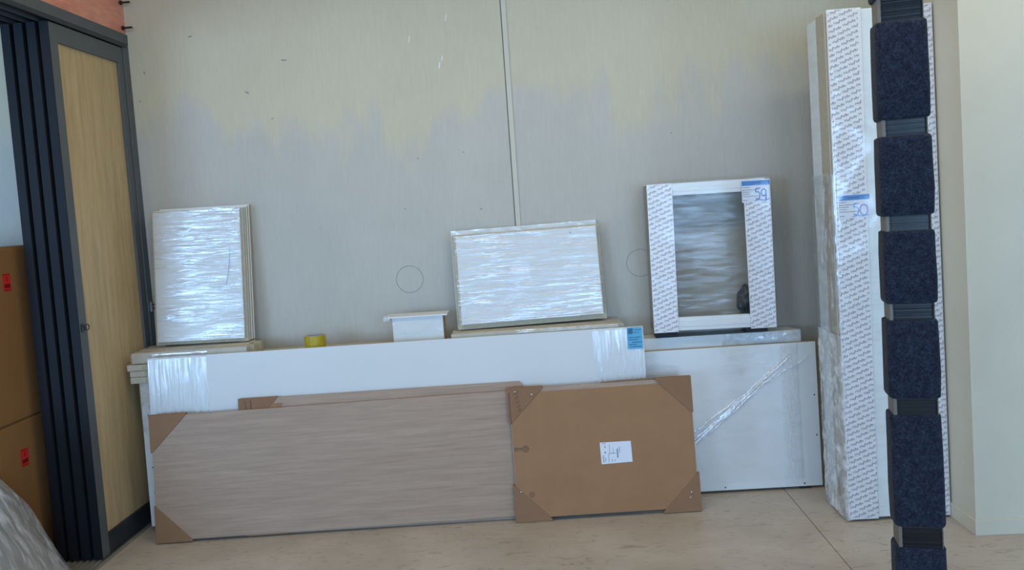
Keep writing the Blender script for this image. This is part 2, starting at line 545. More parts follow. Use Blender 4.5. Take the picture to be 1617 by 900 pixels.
wb = struct(box('wall_back', XL, NX, 0.0, 0.12, 0.0, ZC, 'wall_paint'))
for cx, cz in ((-0.69, 1.09), (0.455, 1.096)):
    bm = bmesh.new()
    add_ring(bm, (cx, -0.0002, cz), (0, 1, 0), 0.067, 0.0010, 48, 6)
    link('drawn_circle', bm, 'pencil', wb)
for pts, wd_, mt in (
        ([(-0.465, 2.114), (-0.459, 2.144)], 0.006, 'label_white'),
        ([(-0.450, 2.150), (-0.444, 2.174)], 0.005, 'label_white'),
        ([(-0.604, 2.251), (-0.598, 2.281)], 0.004, 'label_white'),
        ([(-0.417, 2.340), (-0.411, 2.370)], 0.004, 'label_white'),
        ([(-1.437, 2.075), (-1.419, 2.065)], 0.005, 'pencil'),
        ([(-1.697, 2.363), (-1.681, 2.365)], 0.005, 'pencil'),
        ([(-1.939, 2.213), (-1.933, 2.199)], 0.005, 'pencil'),
        ([(-1.977, 2.067), (-1.969, 2.067)], 0.005, 'pencil'),
        ([(-1.316, 1.934), (-1.308, 1.932)], 0.005, 'pencil'),
        ([(-1.242, 2.214), (-1.218, 2.212)], 0.005, 'pencil'),
        ([(-0.378, 1.700), (-0.372, 1.698)], 0.005, 'pencil'),
        ([(-0.606, 1.685), (-0.600, 1.685)], 0.005, 'pencil'),
        ([(-0.313, 1.413), (-0.303, 1.415)], 0.005, 'pencil'),
        ([(0.639, 1.717), (0.645, 1.719)], 0.005, 'pencil'),
        ([(-0.688, 1.440), (-0.682, 1.440)], 0.005, 'pencil'),
        ):
    bm = bmesh.new()
    ribbon(bm, pts, wd_, -0.0004)
    link('scuff', bm, mt, wb)
tr = struct(box('trim_1', -0.142, -0.118, -0.007, 0.0, 0.0, ZC, 'batten_paint', bev=0.002))
box('joint_gap', -0.1465, -0.142, -0.0015, 0.0, 0.0, ZC, 'seam_gap', tr)

wr = struct(box('wall_right', NX, XR, NY, 0.0, 0.0, ZC, 'plaster_white'))
bb = bmesh.new()
add_box(bb, NX - 0.006, XR, NY - 0.008, NY, 0.0, 0.062, 0.002)
add_box(bb, NX - 0.006, NX, NY, -0.02, 0.0, 0.062, 0.002)
struct(link('baseboard_right', bb, 'plaster_white'))
struct(box('wall_left', XL - 0.1, XL, YR, 0.0, 0.0, ZC, 'side_room_paint'))
struct(box('wall_east', XR, XR + 0.1, YR, 0.0, 0.0, ZC, 'side_room_paint')).name = 'wall_far_right'
struct(box('ceiling', XL, XR, YR, 0.0, ZC, ZC + 0.1, 'ceiling_white'))
# unseen rear wall added behind the camera for light and reflections: three framed openings
bm = bmesh.new()
add_box(bm, XL, XR, YR - 0.1, YR, 0.0, 0.35)
add_box(bm, XL, XR, YR - 0.1, YR, 2.75, ZC)
for a, b in ((XL, -6.0), (-3.4, -1.6), (1.0, 1.2), (3.8, XR)):
    add_box(bm, a, b, YR - 0.1, YR, 0.35, 2.75)
struct(link('wall_rear', bm, 'side_room_paint'))
for k, (a, b) in enumerate(((-6.0, -3.4), (-1.6, 1.0), (1.2, 3.8))):
    bm = bmesh.new()
    for x in (a, (a + b) / 2 - .03, b - .06):
        add_box(bm, x, x + .06, YR, YR + .05, 0.35, 2.75)
    for z in (0.35, 2.69):
        add_box(bm, a, b, YR, YR + .05, z, z + .06)
    struct(link('window_%d' % (k + 1), bm, 'window_frame_dark'))
# housing of the unseen overhead fill, added to warm the upper wall
lamp = thing('added_lamp', 'unseen lamp bar added above the stacked panels to warm the upper wall', 'lamp', (0.3, -1.5, 2.935))
box('housing', -2.25, 2.25, -0.2, 0.2, 0.004, 0.065, 'added_lamp_housing', lamp, 0.005)

# ------------------------------------------------------------------ sliding door partition on the left
def door_leaf(idx, x1, y_front, y_back, veneer):
    """frame leaf: stiles, rails, recessed veneer panel; face at x1 looks into the room"""
    t = 0.040
    o = bpy.data.objects.new('door_%d' % idx, None)
    COL.objects.link(o)
    o.location = (x1, y_front, 0.012)
    struct(o, 'dark framed sliding door leaf with a pale wood veneer panel' if veneer else 'dark sliding door leaf number %d back from the veneered one, only its edge showing' % (idx - 1))
    L = y_back - y_front
    h = 2.312
    sw, tr_, brl = 0.052, 0.078, 0.092
    box('stile', -t, 0, 0, sw, 0, h, 'frame_grey' if veneer else 'leaf_edge_navy', o, 0.002)
    box('stile', -t, 0, L - 0.045, L, 0, h, 'frame_grey', o, 0.002)
    box('top_rail', -t, -0.001, sw, L - 0.045, h - tr_, h, 'frame_grey', o)
    box('bottom_rail', -t, -0.001, sw, L - 0.045, 0, brl, 'rail_dark', o)
    box('door_panel', -t + 0.008, -0.012, sw - 0.004, L - 0.041, brl - 0.004, h - tr_ + 0.004, 'door_veneer', o)
    # navy brush seal on the leading edge
    box('edge_strip', -t + 0.001, -0.001, -0.004, 0.0, 0, h, 'leaf_edge_navy', o)
    return o
for i in range(4):
    lf = door_leaf(i + 1, LW - 0.0 - i * 0.0555, -0.606, -0.048, i == 0)
    if i == 0:
        lt = bmesh.new()
        add_box(lt, 0.0, 0.004, 0.008, 0.030, 0.995, 1.03, 0.001)
        la = link('latch_plate', lt, 'bolt_dark', lf)
        rb = bmesh.new()
        add_ring(rb, (0.006, 0.045, 1.012), (1, 0, 0), 0.012, 0.0022, 20, 6)
        link('latch_ring', rb, 'bolt_dark', la)

hd = struct(box('trim_2', LW - 0.24, LW + 0.008, -4.2, 0.0, 2.348, 2.396, 'frame_grey', bev=0.002), 'dark grey door head beam')
for k in range(5):
    x = LW - 0.046 - k * 0.0555 + 0.046
    box('track_fin', x + 0.001, x + 0.009, -4.2, -0.02, 2.328, 2.348, 'frame_grey' if k else 'rail_dark', hd)
box('track_plate', LW - 0.235, LW + 0.0, -4.2, -0.02, 2.342, 2.3485, 'rail_dark', hd)
jm = struct(box('trim_3', LW - 0.225, LW + 0.006, -0.046, 0.0, 0.0, 2.348, 'frame_grey', bev=0.002), 'dark grey door jamb against the back wall')
kb = bmesh.new()
add_box(kb, 0.0, 0.008, -0.034, -0.012, 0, 0.05, 0.001)
ko = link('latch_keeper', kb, 'steel', jm)
ko.location = (LW + 0.006, 0, 1.015)
kb = bmesh.new()
tube(kb, [(0.006, -.02, .036), (0.024, -.02, .032), (0.04, -.02, .036), (0.04, -.02, .012), (0.024, -.02, .018), (0.006, -.02, .014)], 0.0032)
link('hook', kb, 'bolt_dark', ko)
wp = struct(box('wall_partition', LW - 0.2, LW, -4.2, 0.0, 2.396, ZC, 'pink_plywood'), 'pinkish plywood infill above the door head')
for z in (2.548, 2.425):
    bm = bmesh.new()
    add_cyl(bm, (LW + 0.025, -0.028, z), (1, 0, 0), 0.005, 0.05, 12)
    add_cyl(bm, (LW + 0.005, -0.028, z), (1, 0, 0), 0.011, 0.008, 6)
    link('bolt', bm, 'bolt_dark', wp)
ft = struct(box('trim_4', LW - 0.235, LW + 0.02, -4.2, -0.0, 0.0, 0.003, 'track_aluminium'), 'aluminium floor track of the sliding doors')
for k in range(9):
    x = LW + 0.013 - k * 0.0277
    box('track_rib', x - 0.0025, x + 0.0025, -4.2, -0.05, 0.003, 0.0105, 'track_aluminium', ft)

# ------------------------------------------------------------------ cartons in the doorway of the side room
def carton(z0, z1, label, dx, rz, sz):
    t = thing('cardboard_box', label, 'box', (-2.28 + dx, -0.80, z0), yaw=rz)
    h = z1 - z0
    bm = bmesh.new()
    add_box(bm, -0.62, 0, 0, 0.72, 0, h - 0.004, 0.008)
    link('body', bm, 'box_cardboard', t)
    for a, b in ((-0.615, -0.312), (-0.308, -0.005)):
        bm = bmesh.new()
        add_box(bm, a, b, 0.004, 0.716, h - 0.005, h, 0.001)
        link('flap', bm, 'box_cardboard', t)
    box('packing_tape', -0.335, -0.285, 0.004, 0.716, h, h + 0.0008, 'box_tape', t)
    sc = box('sticker', 0.0002, 0.001, 0.122, 0.170, sz, sz + 0.074, 'sticker_red', t)
    for (y0, y1, a, b) in ((.127, .165, .068, .071), (.127, .165, .003, .006), (.130, .164, .013, .030), (.145, .149, .040, .062)):
        box('sticker_mark', 0.001, 0.0013, y0, y1, sz + a, sz + b, 'sticker_dark_red', sc)
    return t
carton(0.0, 0.655, 'brown cardboard box standing on the floor under another box in the doorway', 0.0, 0.0, 0.458)
carton(0.657, 1.394, 'brown cardboard box stacked on top of another box in the doorway', 0.006, 0.8, 0.552)

# film wrapped bundle slumped in the doorway
def slumped_bundle():
    t = thing('wrapped_bundle', 'grey bundle in crumpled clear film slumped on the floor before the cardboard boxes', 'bundle', (-2.56, -1.2, 0.0))
    def shell(name, mat, off, wr, nu, nv, par):
        bm = bmesh.new()
        rows = []
        prof = [(0.62, 0.0), (0.568, 0.09), (0.488, 0.26), (0.408, 0.43), (0.328, 0.555), (0.22, 0.67), (0.08, 0.74), (-0.1, 0.75), (-0.28, 0.62), (-0.42, 0.42), (-0.52, 0.18), (-0.56, 0.0)]
        for j in range(nv + 1):
            v = j / nv
            y = -0.36 + 0.72 * v
            sh = 1.0 - 0.22 * (abs(v - 0.5) * 2) ** 4
            row = []
            for i in range(nu + 1):
                q = i / nu * (len(prof) - 1)
                k = min(int(q), len(prof) - 2)
                f = q - k
                x = prof[k][0] * (1 - f) + prof[k + 1][0] * f
                z = prof[k][1] * (1 - f) + prof[k + 1][1] * f
                n1 = noise.noise(Vector((i / nu * 5, y * 9 + i / nu * 4, 1.3)))
                n2 = abs(noise.noise(Vector((i / nu * 9, y * 26 + i / nu * 22, 5.1))))
                d = off + wr * (n1 + 1.2 * n2)
                r = max(0.1, math.hypot(x, z))
                row.append(bm.verts.new(((x + x / r * d) * (0.94 + 0.06 * sh), y, max(0.001, (z + (z / r * d if z > 0.02 else 0)) * sh))))
            rows.append(row)
        for j in range(nv):
            for i in range(nu):
                bm.faces.new((rows[j][i], rows[j][i + 1], rows[j + 1][i + 1], rows[j + 1][i]))
        bm.faces.new(rows[0][::-1]); bm.faces.new(rows[-1])
        bmesh.ops.recalc_face_normals(bm, faces=bm.faces)
        return link(name, bm, mat, par, smooth=True)
    shell('contents', 'foam_grey', -0.006, 0.006, 40, 16, t)
    shell('film_wrap', 'film_bundle', 0.006, 0.012, 90, 70, t)
slumped_bundle()

# ------------------------------------------------------------------ boards stacked along the back wall
# lowest: pack of tall white panels against the wall
t = thing('panel_pack', 'tall white panel pack on the floor by the door, under three loose boards', 'panels', (-1.958, -0.300, 0.003), 1.6, -1.2)
for k in range(5):
    y = 0.002 + k * 0.038
    board('panel', 0.012 * (k % 2), 2.24 - 0.01 * k, y, y + 0.035, 0.018, 0.703, 'white_laminate', 'chipboard', t)
for x in (0.05, 1.1, 2.1):
    box('foot', x, x + 0.06, 0.01, 0.18, 0.0, 0.018, 'rubber_dark', t)
for z in (0.18, 0.30, 0.55):
    bm = bmesh.new()
    add_cyl(bm, (0.03, 0.0015, z), (0, 1, 0), 0.0035, 0.003, 10)
    link('screw_hole', bm, 'rubber_dark', t)
film_sleeve('film_wrap', t, [(-0.002, 0.001), (2.24, 0.001), (2.24, 0.191), (-0.002, 0.191)], 0.46, 0.702, 'z', 0.004, (3, 22), 'film_loose', 260, 30, 2.0, 0.0015)

# three loose boards lying on it, ends sticking out to the left
names = (('lowest of three thin white boards whose ends stick out beside the door', 0.0, -1.990, 0.7085),
         ('middle one of three thin white boards whose ends stick out beside the door', 0.004, -1.992, 0.7385),
         ('uppermost of three thin white boards whose ends stick out beside the door', 0.0, -2.001, 0.7685))
for lab, dy, x, z in names:
    t = thing('loose_board', lab, 'board', (x, -0.298 + dy, z), 1.6)
    bm = bmesh.new()
    add_box(bm, 0, 2.1, 0, 0.215, 0, 0.029, 0.0015)
    link('core', bm, 'pale_edge', t)
    bm = bmesh.new()
    add_box(bm, -0.0006, 0.07, -0.0006, 0.2, 0.001, 0.028, 0.001)
    link('edge_band', bm, 'bundle_grey', t)

# two film wrapped bundles lying on the loose boards
def board_bundle(label, x, y, ln, h, seed, f0, f1):
    t = thing('board_bundle', label, 'boards', (x, y, 0.8015), 1.6)
    for k, (a, b, x1, x2) in enumerate(((0.0, 0.042, 0.0, ln - .02), (0.044, 0.085, 0.01, ln), (0.087, 0.130, 0.0, ln - .04), (0.132, 0.174, 0.006, ln), (0.176, 0.212, 0.0, ln - .05))):
        bm = bmesh.new()
        add_box(bm, x1, x2, a, b, 0.0, h - 0.001 * (k % 2), 0.0015)
        link('board', bm, 'pale_edge' if k in (1, 3) else 'bundle_grey', t)
    film_sleeve('film_wrap', t, [(-0.001, -0.001), (0.213, -0.001), (0.213, h + .001), (-0.001, h + .001)], f0, f1, 'x', 0.003, (22, 14), 'film_loose', 50, 110, seed, 0.0003)
    return t
board_bundle('short film wrapped bundle of pale boards lying under the upright pack', -1.977, -0.296, 0.565, 0.0475, 3.0, -0.006, 0.36)
board_bundle('film wrapped bundle of pale boards lying under the low wide pack', -0.47, -0.254, 0.80, 0.0385, 5.0, 0.30, 0.805)
LT = 0.7985          # top of the loose boards
BT = 0.8525          # top of the left bundle
BM = 0.8435          # top of the right bundle

# long white panel in front of them
t = thing('long_white_board', 'long plain white board with a blue label on one end, behind the oak grain panels', 'panel', (-1.877, -0.396, 0.002), 1.6, -3.9, 0.09)
board('board', 0, 2.294, 0, 0.018, 0.0, 0.832, 'melamine', 'melamine', t)
lp = [(-0.0005, -0.0005), (0.0185, -0.0005), (0.0185, 0.8325), (-0.0005, 0.8325)]
film_sleeve('film_wrap', t, lp, 0.0, 0.275, 'x', 0.0020, (1.6, 55), 'film_down', 160, 110, 1.0, 0.0008, edge=0.006)
film_sleeve('film_wrap', t, lp, 2.06, 2.293, 'x', 0.0020, (1.6, 55), 'film_down', 160, 100, 4.0, 0.0008, edge=0.006)
lb = box('label', 2.219, 2.288, -0.0052, -0.0046, 0.732, 0.830, 'label_cyan', t)
bm = bmesh.new()
rect(bm, 2.224, 2.246, 0.800, 0.826, -0.0054)
text_lines(bm, [(2.251, 2.284, 0.818), (2.251, 2.276, 0.806), (2.226, 2.284, 0.784), (2.226, 2.270, 0.774), (2.240, 2.284, 0.762), (2.226, 2.262, 0.752), (2.230, 2.284, 0.742)], -0.0054, 0.0045, 3)
link('label_print', bm, 'label_cyan_dark', lb)

# ------------------------------------------------------------------ packs with cardboard corners
def corner(name, par, cx, cz, sx, sz, size, th, mat='cardboard_corner', y0=-0.004, size2=None):
    """folded cardboard pocket over a panel corner; sx, sz point into the panel"""
    s2 = size2 or size
    e = 0.003
    return prism(name, [(cx - sx * e, cz - sz * e), (cx + sx * size, cz - sz * e), (cx + sx * size * 0.985, cz + sz * 0.006), (cx + sx * 0.006, cz + sz * s2 * 0.985), (cx - sx * e, cz + sz * s2)], y0, th + 0.003, mat, par, 0.001)

# oak panel behind
t = thing('oak_panel', 'grey oak grain panel mostly hidden, only its top edge and one cardboard corner showing', 'panel', (-1.453, -0.4185, 0.003), 2.0, -4.6, 0.13)
prism('board', [(0, 0), (1.307, 0), (1.307, 0.600), (1.288, 0.620), (0, 0.620)], 0, 0.014, 'oak_laminate', t, 0.0008)
c1 = corner('corner_protector', t, 0, 0.620, 1, -1, 0.178, 0.014, y0=-0.003)
prism('paper_liner', [(0.10, 0.592), (0.20, 0.594), (0.192, 0.575), (0.10, 0.565)], -0.002, 0.0, 'cardboard', t)
bm = bmesh.new()
ribbon(bm, [(0.028, 0.612), (0.031, 0.595), (0.034, 0.575)], 0.004, -0.0034)
ribbon(bm, [(0.052, 0.616), (0.058, 0.600), (0.054, 0.585), (0.060, 0.572)], 0.006, -0.0034)
link('scrawl', bm, 'scrawl_red', c1)

# oak panel in front
t = thing('oak_panel', 'large grey oak grain panel in front with cardboard corners, lying on its long edge', 'panel', (-1.851, -0.457, 0.004), 2.06, -4.7, -0.32)
board('board', 0.004, 1.80, 0, 0.016, 0.009, 0.573, 'oak_laminate', 'oak_laminate', t)
corner('corner_protector', t, 0.0, 0.577, 1, -1, 0.168, 0.016)
corner('corner_protector', t, 0.0, 0.003, 1, 1, 0.166, 0.016)
box('gap_strip', 0.42, 0.60, 0.004, 0.012, 0.003, 0.009, 'cardboard', t).name = 'cardboard_gap_strip'  # cardboard-coloured strip in the gap under the board

# cardboard faced panel
t = thing('cardboard_pack', 'brown cardboard faced panel with four cardboard corners and a white label', 'panel', (-0.216, -0.4235, 0.004), 1.7, -4.4, -0.14)
W, H = 0.826, 0.597
board('board', 0.006, W - 0.004, 0.0035, 0.018, 0.014, H - 0.003, 'oak_laminate', 'oak_laminate', t)
cb_pts = [(0.010, 0.015), (W - 0.010, 0.015), (W - 0.007, 0.574), (0.010, 0.574), (0.010, 0.334)]
# keyhole slot cut in the left edge of the cover
cb_pts += [(0.048, 0.329)] + [(0.064 + 0.016 * math.cos(a), 0.323 + 0.016 * math.sin(a)) for a in [math.pi * (0.86 - 1.72 * k / 10) for k in range(11)]] + [(0.048, 0.318), (0.010, 0.314)]
box('slot_backing', 0.011, 0.12, 0.0029, 0.0034, 0.30, 0.35, 'hole_dark', t)  # dark brown backing added so the keyhole slot reads dark
prism('cardboard_cover', cb_pts, -0.001, 0.0035, 'cardboard', t)
pr = [corner('corner_protector', t, 0.0, H, 1, -1, 0.160, 0.016),
      corner('corner_protector', t, W - 0.004, H + 0.001, -1, -1, 0.160, 0.016),
      corner('corner_protector', t, 0.0, 0.0, 1, 1, 0.165, 0.016),
      corner('corner_protector', t, W + 0.002, 0.0, -1, 1, 0.168, 0.016)]
prism('cardboard_strip', [(0.42, H), (0.665, H), (0.66, H + 0.0035), (0.50, H + 0.003)], 0.004, 0.016, 'cardboard_corner', t)
bm = bmesh.new()
hole = [(0.079 + 0.0145 * math.cos(a), 0.118 + 0.0145 * math.sin(a)) for a in [2 * math.pi * k / 18 for k in range(18)]]
bm.faces.new([bm.verts.new((x, -0.0012, z)) for x, z in hole])
link('punched_hole', bm, 'hole_dark', t)
for k, (p, x, z) in enumerate(((0, 0.108, 0.567), (3, 0.790, 0.085), (3, 0.783, 0.062), (0, 0.034, 0.583), (2, 0.03, 0.135))):
    bm = bmesh.new()
    add_box(bm, x - 0.0035, x + 0.0035, -0.0056, -0.004, z - 0.002, z + 0.002, 0.0006)
    link('staple', bm, 'staple', pr[p])
rn = random.Random(9)
bm = bmesh.new()
for k in range(5):
    z = 0.576 - k * 0.019
    x = 0.040 + 0.002 * k
    pts = [(x + 0.009 * math.cos(a + k) * rn.uniform(.6, 1.1), z + 0.0075 * math.sin(a * 1.3 + k) * rn.uniform(.7, 1.2)) for a in [j * 0.8 for j in range(7)]]
    ribbon(bm, pts, 0.0022, -0.0046)
ribbon(bm, [(0.006, 0.58), (0.007, 0.53), (0.006, 0.49), (0.008, 0.44)], 0.005, -0.0046)
link('scrawl', bm, 'scrawl_red', pr[0])
bm = bmesh.new()
ribbon(bm, [(0.262, 0.56), (0.285, 0.49), (0.31, 0.43), (0.335, 0.36), (0.347, 0.305)], 0.0022, -0.0012)
ribbon(bm, [(0.365, 0.235), (0.385, 0.18), (0.395, 0.15)], 0.0022, -0.0012)
link('crease', bm, 'box_tape', t)
lb = prism('label', [(0.399, 0.233), (0.538, 0.236), (0.536, 0.329), (0.397, 0.330)], -0.0018, -0.0011, 'label_white', t)
bm = bmesh.new()
Y = -0.0019
for x, z0, z1, w in ((0.4095, 0.240, 0.272, .004), (0.4185, 0.244, 0.262, .003), (0.433, 0.240, 0.280, .0025), (0.4385, 0.276, 0.320, .0025), (0.448, 0.242, 0.254, .003), (0.455, 0.28, 0.306, .0022), (0.4605, 0.245, 0.252, .003), (0.4835, 0.280, 0.306, .0035), (0.419, 0.305, 0.316, .004)):
    z = z0
    while z < z1:
        l = min(rn.uniform(.004, .009), z1 - z)
        rect(bm, x - w / 2, x + w / 2, z, z + l, Y)
        z += l + 0.0018
for x0, x1, z in ((0.405, 0.424, 0.324), (0.438, 0.466, 0.279)):
    rect(bm, x0, x1, z - .0012, z + .0012, Y)
link('label_print', bm, 'label_text', lb)
bm = bmesh.new()
rect(bm, 0.4705, 0.4765, 0.258, 0.298, Y)
link('label_print', bm, 'label_teal', lb)
bm = bmesh.new()
rect(bm, 0.415, 0.422, 0.281, 0.288, Y)
link('label_print', bm, 'label_teal', lb)

# ------------------------------------------------------------------ white panels at right
t = thing('white_panel_pack', 'thick pack of white panels standing right behind the film wrapped panel with the diagonal fold', 'panels', (0.40, -0.145, 0.0))
for k in range(4):
    y = k * 0.035
    board('panel', -0.05, 0.768 - 0.006 * k, y, y + 0.032, 0.012, 0.744 - 0.002 * k, 'white_laminate', 'white_laminate', t)
for x in (0.04, 0.66):
    box('foot', x, x + 0.06, 0.01, 0.13, 0.0, 0.012, 'rubber_dark', t)
film_sleeve('film_wrap', t, [(0.40, -0.001), (0.769, -0.001), (0.769, 0.139), (0.40, 0.139)], 0.30, 0.7435, 'z', 0.003, (22, 24), 'film_loose', 120, 60, 9.0, 0.001)

t = thing('wrapped_board_pack', 'white panel with raw chipboard edges in clear film with a shiny diagonal fold', 'panel', (0.435, -0.208, 0.003), 0.54, -0.95, 0)
board('panel', -0.08, 0.783, 0, 0.024, 0.010, 0.690, 'white_laminate', 'chipboard', t)
board('panel', -0.08, 0.812, 0.0245, 0.032, 0.006, 0.684, 'chipboard', 'chipboard', t)
for x in (0.05, 0.68):
    box('foot', x, x + 0.05, 0.004, 0.028, -0.002, 0.010, 'rubber_dark', t)
for x, z in ((0.33, 0.024), (0.70, 0.024), (0.766, 0.44), (0.768, 0.25)):
    bm = bmesh.new()
    add_cyl(bm, (x, -0.0006, z), (0, 1, 0), 0.0035, 0.002, 10)
    link('screw_hole', bm, 'rubber_dark', t)
film_sleeve('film_wrap', t, [(-0.082, -0.001), (0.70, -0.001), (0.70, 0.034), (-0.082, 0.034)], 0.045, 0.689, 'z', 0.002, (5, 10), 'film_clear', 130, 60, 12.0, 0.001)
film_sleeve('film_overlap', t, [(0.615, -0.001), (0.69, -0.001)], 0.03, 0.688, 'z', 0.0012, (8, 12), 'film_overlap', 30, 70, 15.0, 0.0035, closed=False)
# diagonal gathered folds of the film
def fold(par, a, b, wid, ht, seed):
    bm = bmesh.new()
    A, B = Vector((a[0], 0, a[1])), Vector((b[0], 0, b[1]))
    d = (B - A).normalized()
    s = Vector((d.z, 0, -d.x))
    n, m = 60, 8
    rows = []
    for i in range(n + 1):
        u = i / n
        ww = 1.35 * wid * (0.35 + 0.65 * math.sin(math.pi * min(1, u * 0.9 + 0.12)))
        row = []
        for j in range(m + 1):
            v = j / m * 2 - 1
            y = -0.004 - ht * (1 - v * v) * (0.7 + 0.6 * noise.noise(Vector((u * 9, v * 2, seed)))) - 0.0015 * noise.noise(Vector((u * 5, v * 6, seed + 3)))
            p = A.lerp(B, u) + s * (v * ww / 2 + 0.004 * noise.noise(Vector((u * 6, 0, seed))))
            row.append(bm.verts.new((p.x, y, p.z)))
        rows.append(row)
    for i in range(n):
        for j in range(m):
            bm.faces.new((rows[i][j], rows[i + 1][j], rows[i + 1][j + 1], rows[i][j + 1]))
    link('film_fold', bm, 'film_crease', par, smooth=True)
for a, b, w, h, s in (((0.17, 0.215), (0.66, 0.628), 0.018, 0.006, 1), ((0.20, 0.232), (0.60, 0.56), 0.010, 0.006, 2), ((0.18, 0.25), (0.50, 0.48), 0.012, 0.005, 3),
                      ((0.38, 0.41), (0.665, 0.645), 0.007, 0.006, 4), ((0.17, 0.275), (0.42, 0.45), 0.008, 0.004, 5), ((0.47, 0.47), (0.76, 0.63), 0.005, 0.004, 6)):
    fold(t, a, b, w, h, s)

# ------------------------------------------------------------------ things on top of the boards
# wrapped upright pack by the door
t = thing('panel_pack', 'upright pack of small panels in shiny film standing on the boards beside the door', 'panels', (-1.926, -0.163, BT + 0.006), 1.0, -5.0, 0.7)
board('panel', 0.010, 0.438, 0.0, 0.018, 0.018, 0.648, 'melamine', 'melamine', t)
board('panel', -0.006, 0.450, 0.019, 0.036, 0.002, 0.655, 'pale_edge', 'pale_edge', t)
board('panel', -0.004, 0.452, 0.037, 0.056, 0.005, 0.660, 'white_laminate', 'pale_edge', t)
board('panel', 0.015, 0.456, 0.057, 0.074, 0.007, 0.668, 'white_laminate', 'pale_edge', t)
board('panel', 0.010, 0.460, 0.075, 0.092, 0.009, 0.674, 'white_laminate', 'chipboard', t)
for x in (0.006, 0.41):
    box('foot', x, x + 0.03, 0.022, 0.035, -0.001, 0.003, 'chipboard', t)
film_sleeve('film_wrap', t, [(0.004, -0.001), (0.440, -0.001), (0.452, 0.030), (0.452, 0.050), (-0.003, 0.050), (-0.003, 0.018)], 0.020, 0.655, 'z', 0.0045, (4.5, 42), 'film_across', 150, 220, 21.0, 0.001, edge=0.01)
bm = bmesh.new()
tube(bm, [(0.385, -0.006, 0.46), (0.383, -0.007, 0.40), (0.375, -0.007, 0.34), (0.36, -0.006, 0.28)], 0.0009)
link('film_tail', bm, 'marker_blue', t)

# landscape pack in the middle
t = thing('panel_pack', 'low wide pack of white panels in streaky film beside the small white cover', 'panels', (-0.437, -0.186, BM + 0.001), 3.4, -7.8, -0.6)
board('panel', 0.014, 0.690, 0.0, 0.018, 0.027, 0.449, 'melamine', 'melamine', t)
board('panel', -0.006, 0.706, 0.019, 0.036, 0.004, 0.458, 'pale_edge', 'pale_edge', t)
board('panel', 0.0, 0.708, 0.037, 0.054, 0.007, 0.456, 'white_laminate', 'chipboard', t)
tp = board('panel', -0.012, 0.702, 0.062, 0.080, 0.011, 0.484, 'white_laminate', 'white_laminate', t)
film_sleeve('film_wrap', t, [(0.006, -0.001), (0.692, -0.001), (0.708, 0.022), (0.708, 0.056), (-0.007, 0.056), (-0.007, 0.020)], 0.028, 0.452, 'z', 0.0045, (3.2, 46), 'film_across', 200, 170, 31.0, 0.001, edge=0.008)
film_sleeve('film_band', t, [(-0.0125, 0.061), (0.7025, 0.061), (0.7025, 0.081), (-0.0125, 0.081)], 0.462, 0.4845, 'z', 0.003, (20, 20), 'film_loose', 200, 6, 33.0, 0.0008)
for x, z in ((0.03, 0.058), (0.665, 0.085), (0.598, 0.045), (0.565, 0.425)):
    bm = bmesh.new()
    add_cyl(bm, (x, -0.0008, z), (0, 1, 0), 0.0035, 0.002, 10)
    link('screw_hole', bm, 'label_text', t)
bm = bmesh.new()
add_box(bm, 0.27, 0.355, -0.0012, -0.0002, 0.24, 0.29)
link('label', bm, 'label_white', t)

# yellow tape roll
t = thing('tape_roll', 'yellow roll of packing tape on the boards between upright pack and white cover', 'tape', (-1.124, -0.215, LT))
bm = bmesh.new()
def lathe(bm, prof, seg=40):
    rows = [[bm.verts.new((r * math.cos(a), r * math.sin(a), z)) for a in (2 * math.pi * k / seg for k in range(seg))] for r, z in prof]
    n = len(rows)
    for i in range(n):
        for k in range(seg):
            bm.faces.new((rows[i][k], rows[i][(k + 1) % seg], rows[(i + 1) % n][(k + 1) % seg], rows[(i + 1) % n][k]))
    bmesh.ops.recalc_face_normals(bm, faces=bm.faces)
lathe(bm, [(0.039, 0.001), (0.048, 0.001), (0.049, 0.003), (0.049, 0.072), (0.048, 0.074), (0.039, 0.074)])
link('tape', bm, 'tape_yellow', t, smooth=False)
bm = bmesh.new()
lathe(bm, [(0.0355, 0.0), (0.039, 0.0), (0.039, 0.075), (0.0355, 0.075)])
link('core', bm, 'tape_core', t)

# small white cover with a wider lid
t = thing('white_cover', 'small white box shaped cover with a wider lid, standing on the boards', 'cover', (-0.749, -0.215, LT), 0.2)
bm = bmesh.new()
add_box(bm, 0.0, 0.240, 0.0, 0.010, 0.0, 0.130, 0.001)
link('front_plate', bm, 'white_laminate', t)
for x in (0.0, 0.232):
    box('side_plate', x, x + 0.008, 0.0102, 0.085, 0.0, 0.130, 'chipboard', t)
prism('lid', [(-0.034, 0.131), (0.262, 0.131), (0.262, 0.138), (-0.034, 0.138)], -0.012, 0.100, 'white_laminate', t, 0.001)
bm = bmesh.new()
add_box(bm, -0.040, -0.008, -0.016, 0.03, 0.118, 0.142, 0.004)
link('film_knot', bm, 'film_heavy', t)
film_sleeve('film_wrap', t, [(-0.001, -0.001), (0.241, -0.001), (0.241, 0.086), (-0.001, 0.086)], 0.004, 0.129, 'z', 0.0012, (24, 30), 'film_clear', 90, 24, 41.0, 0.001)

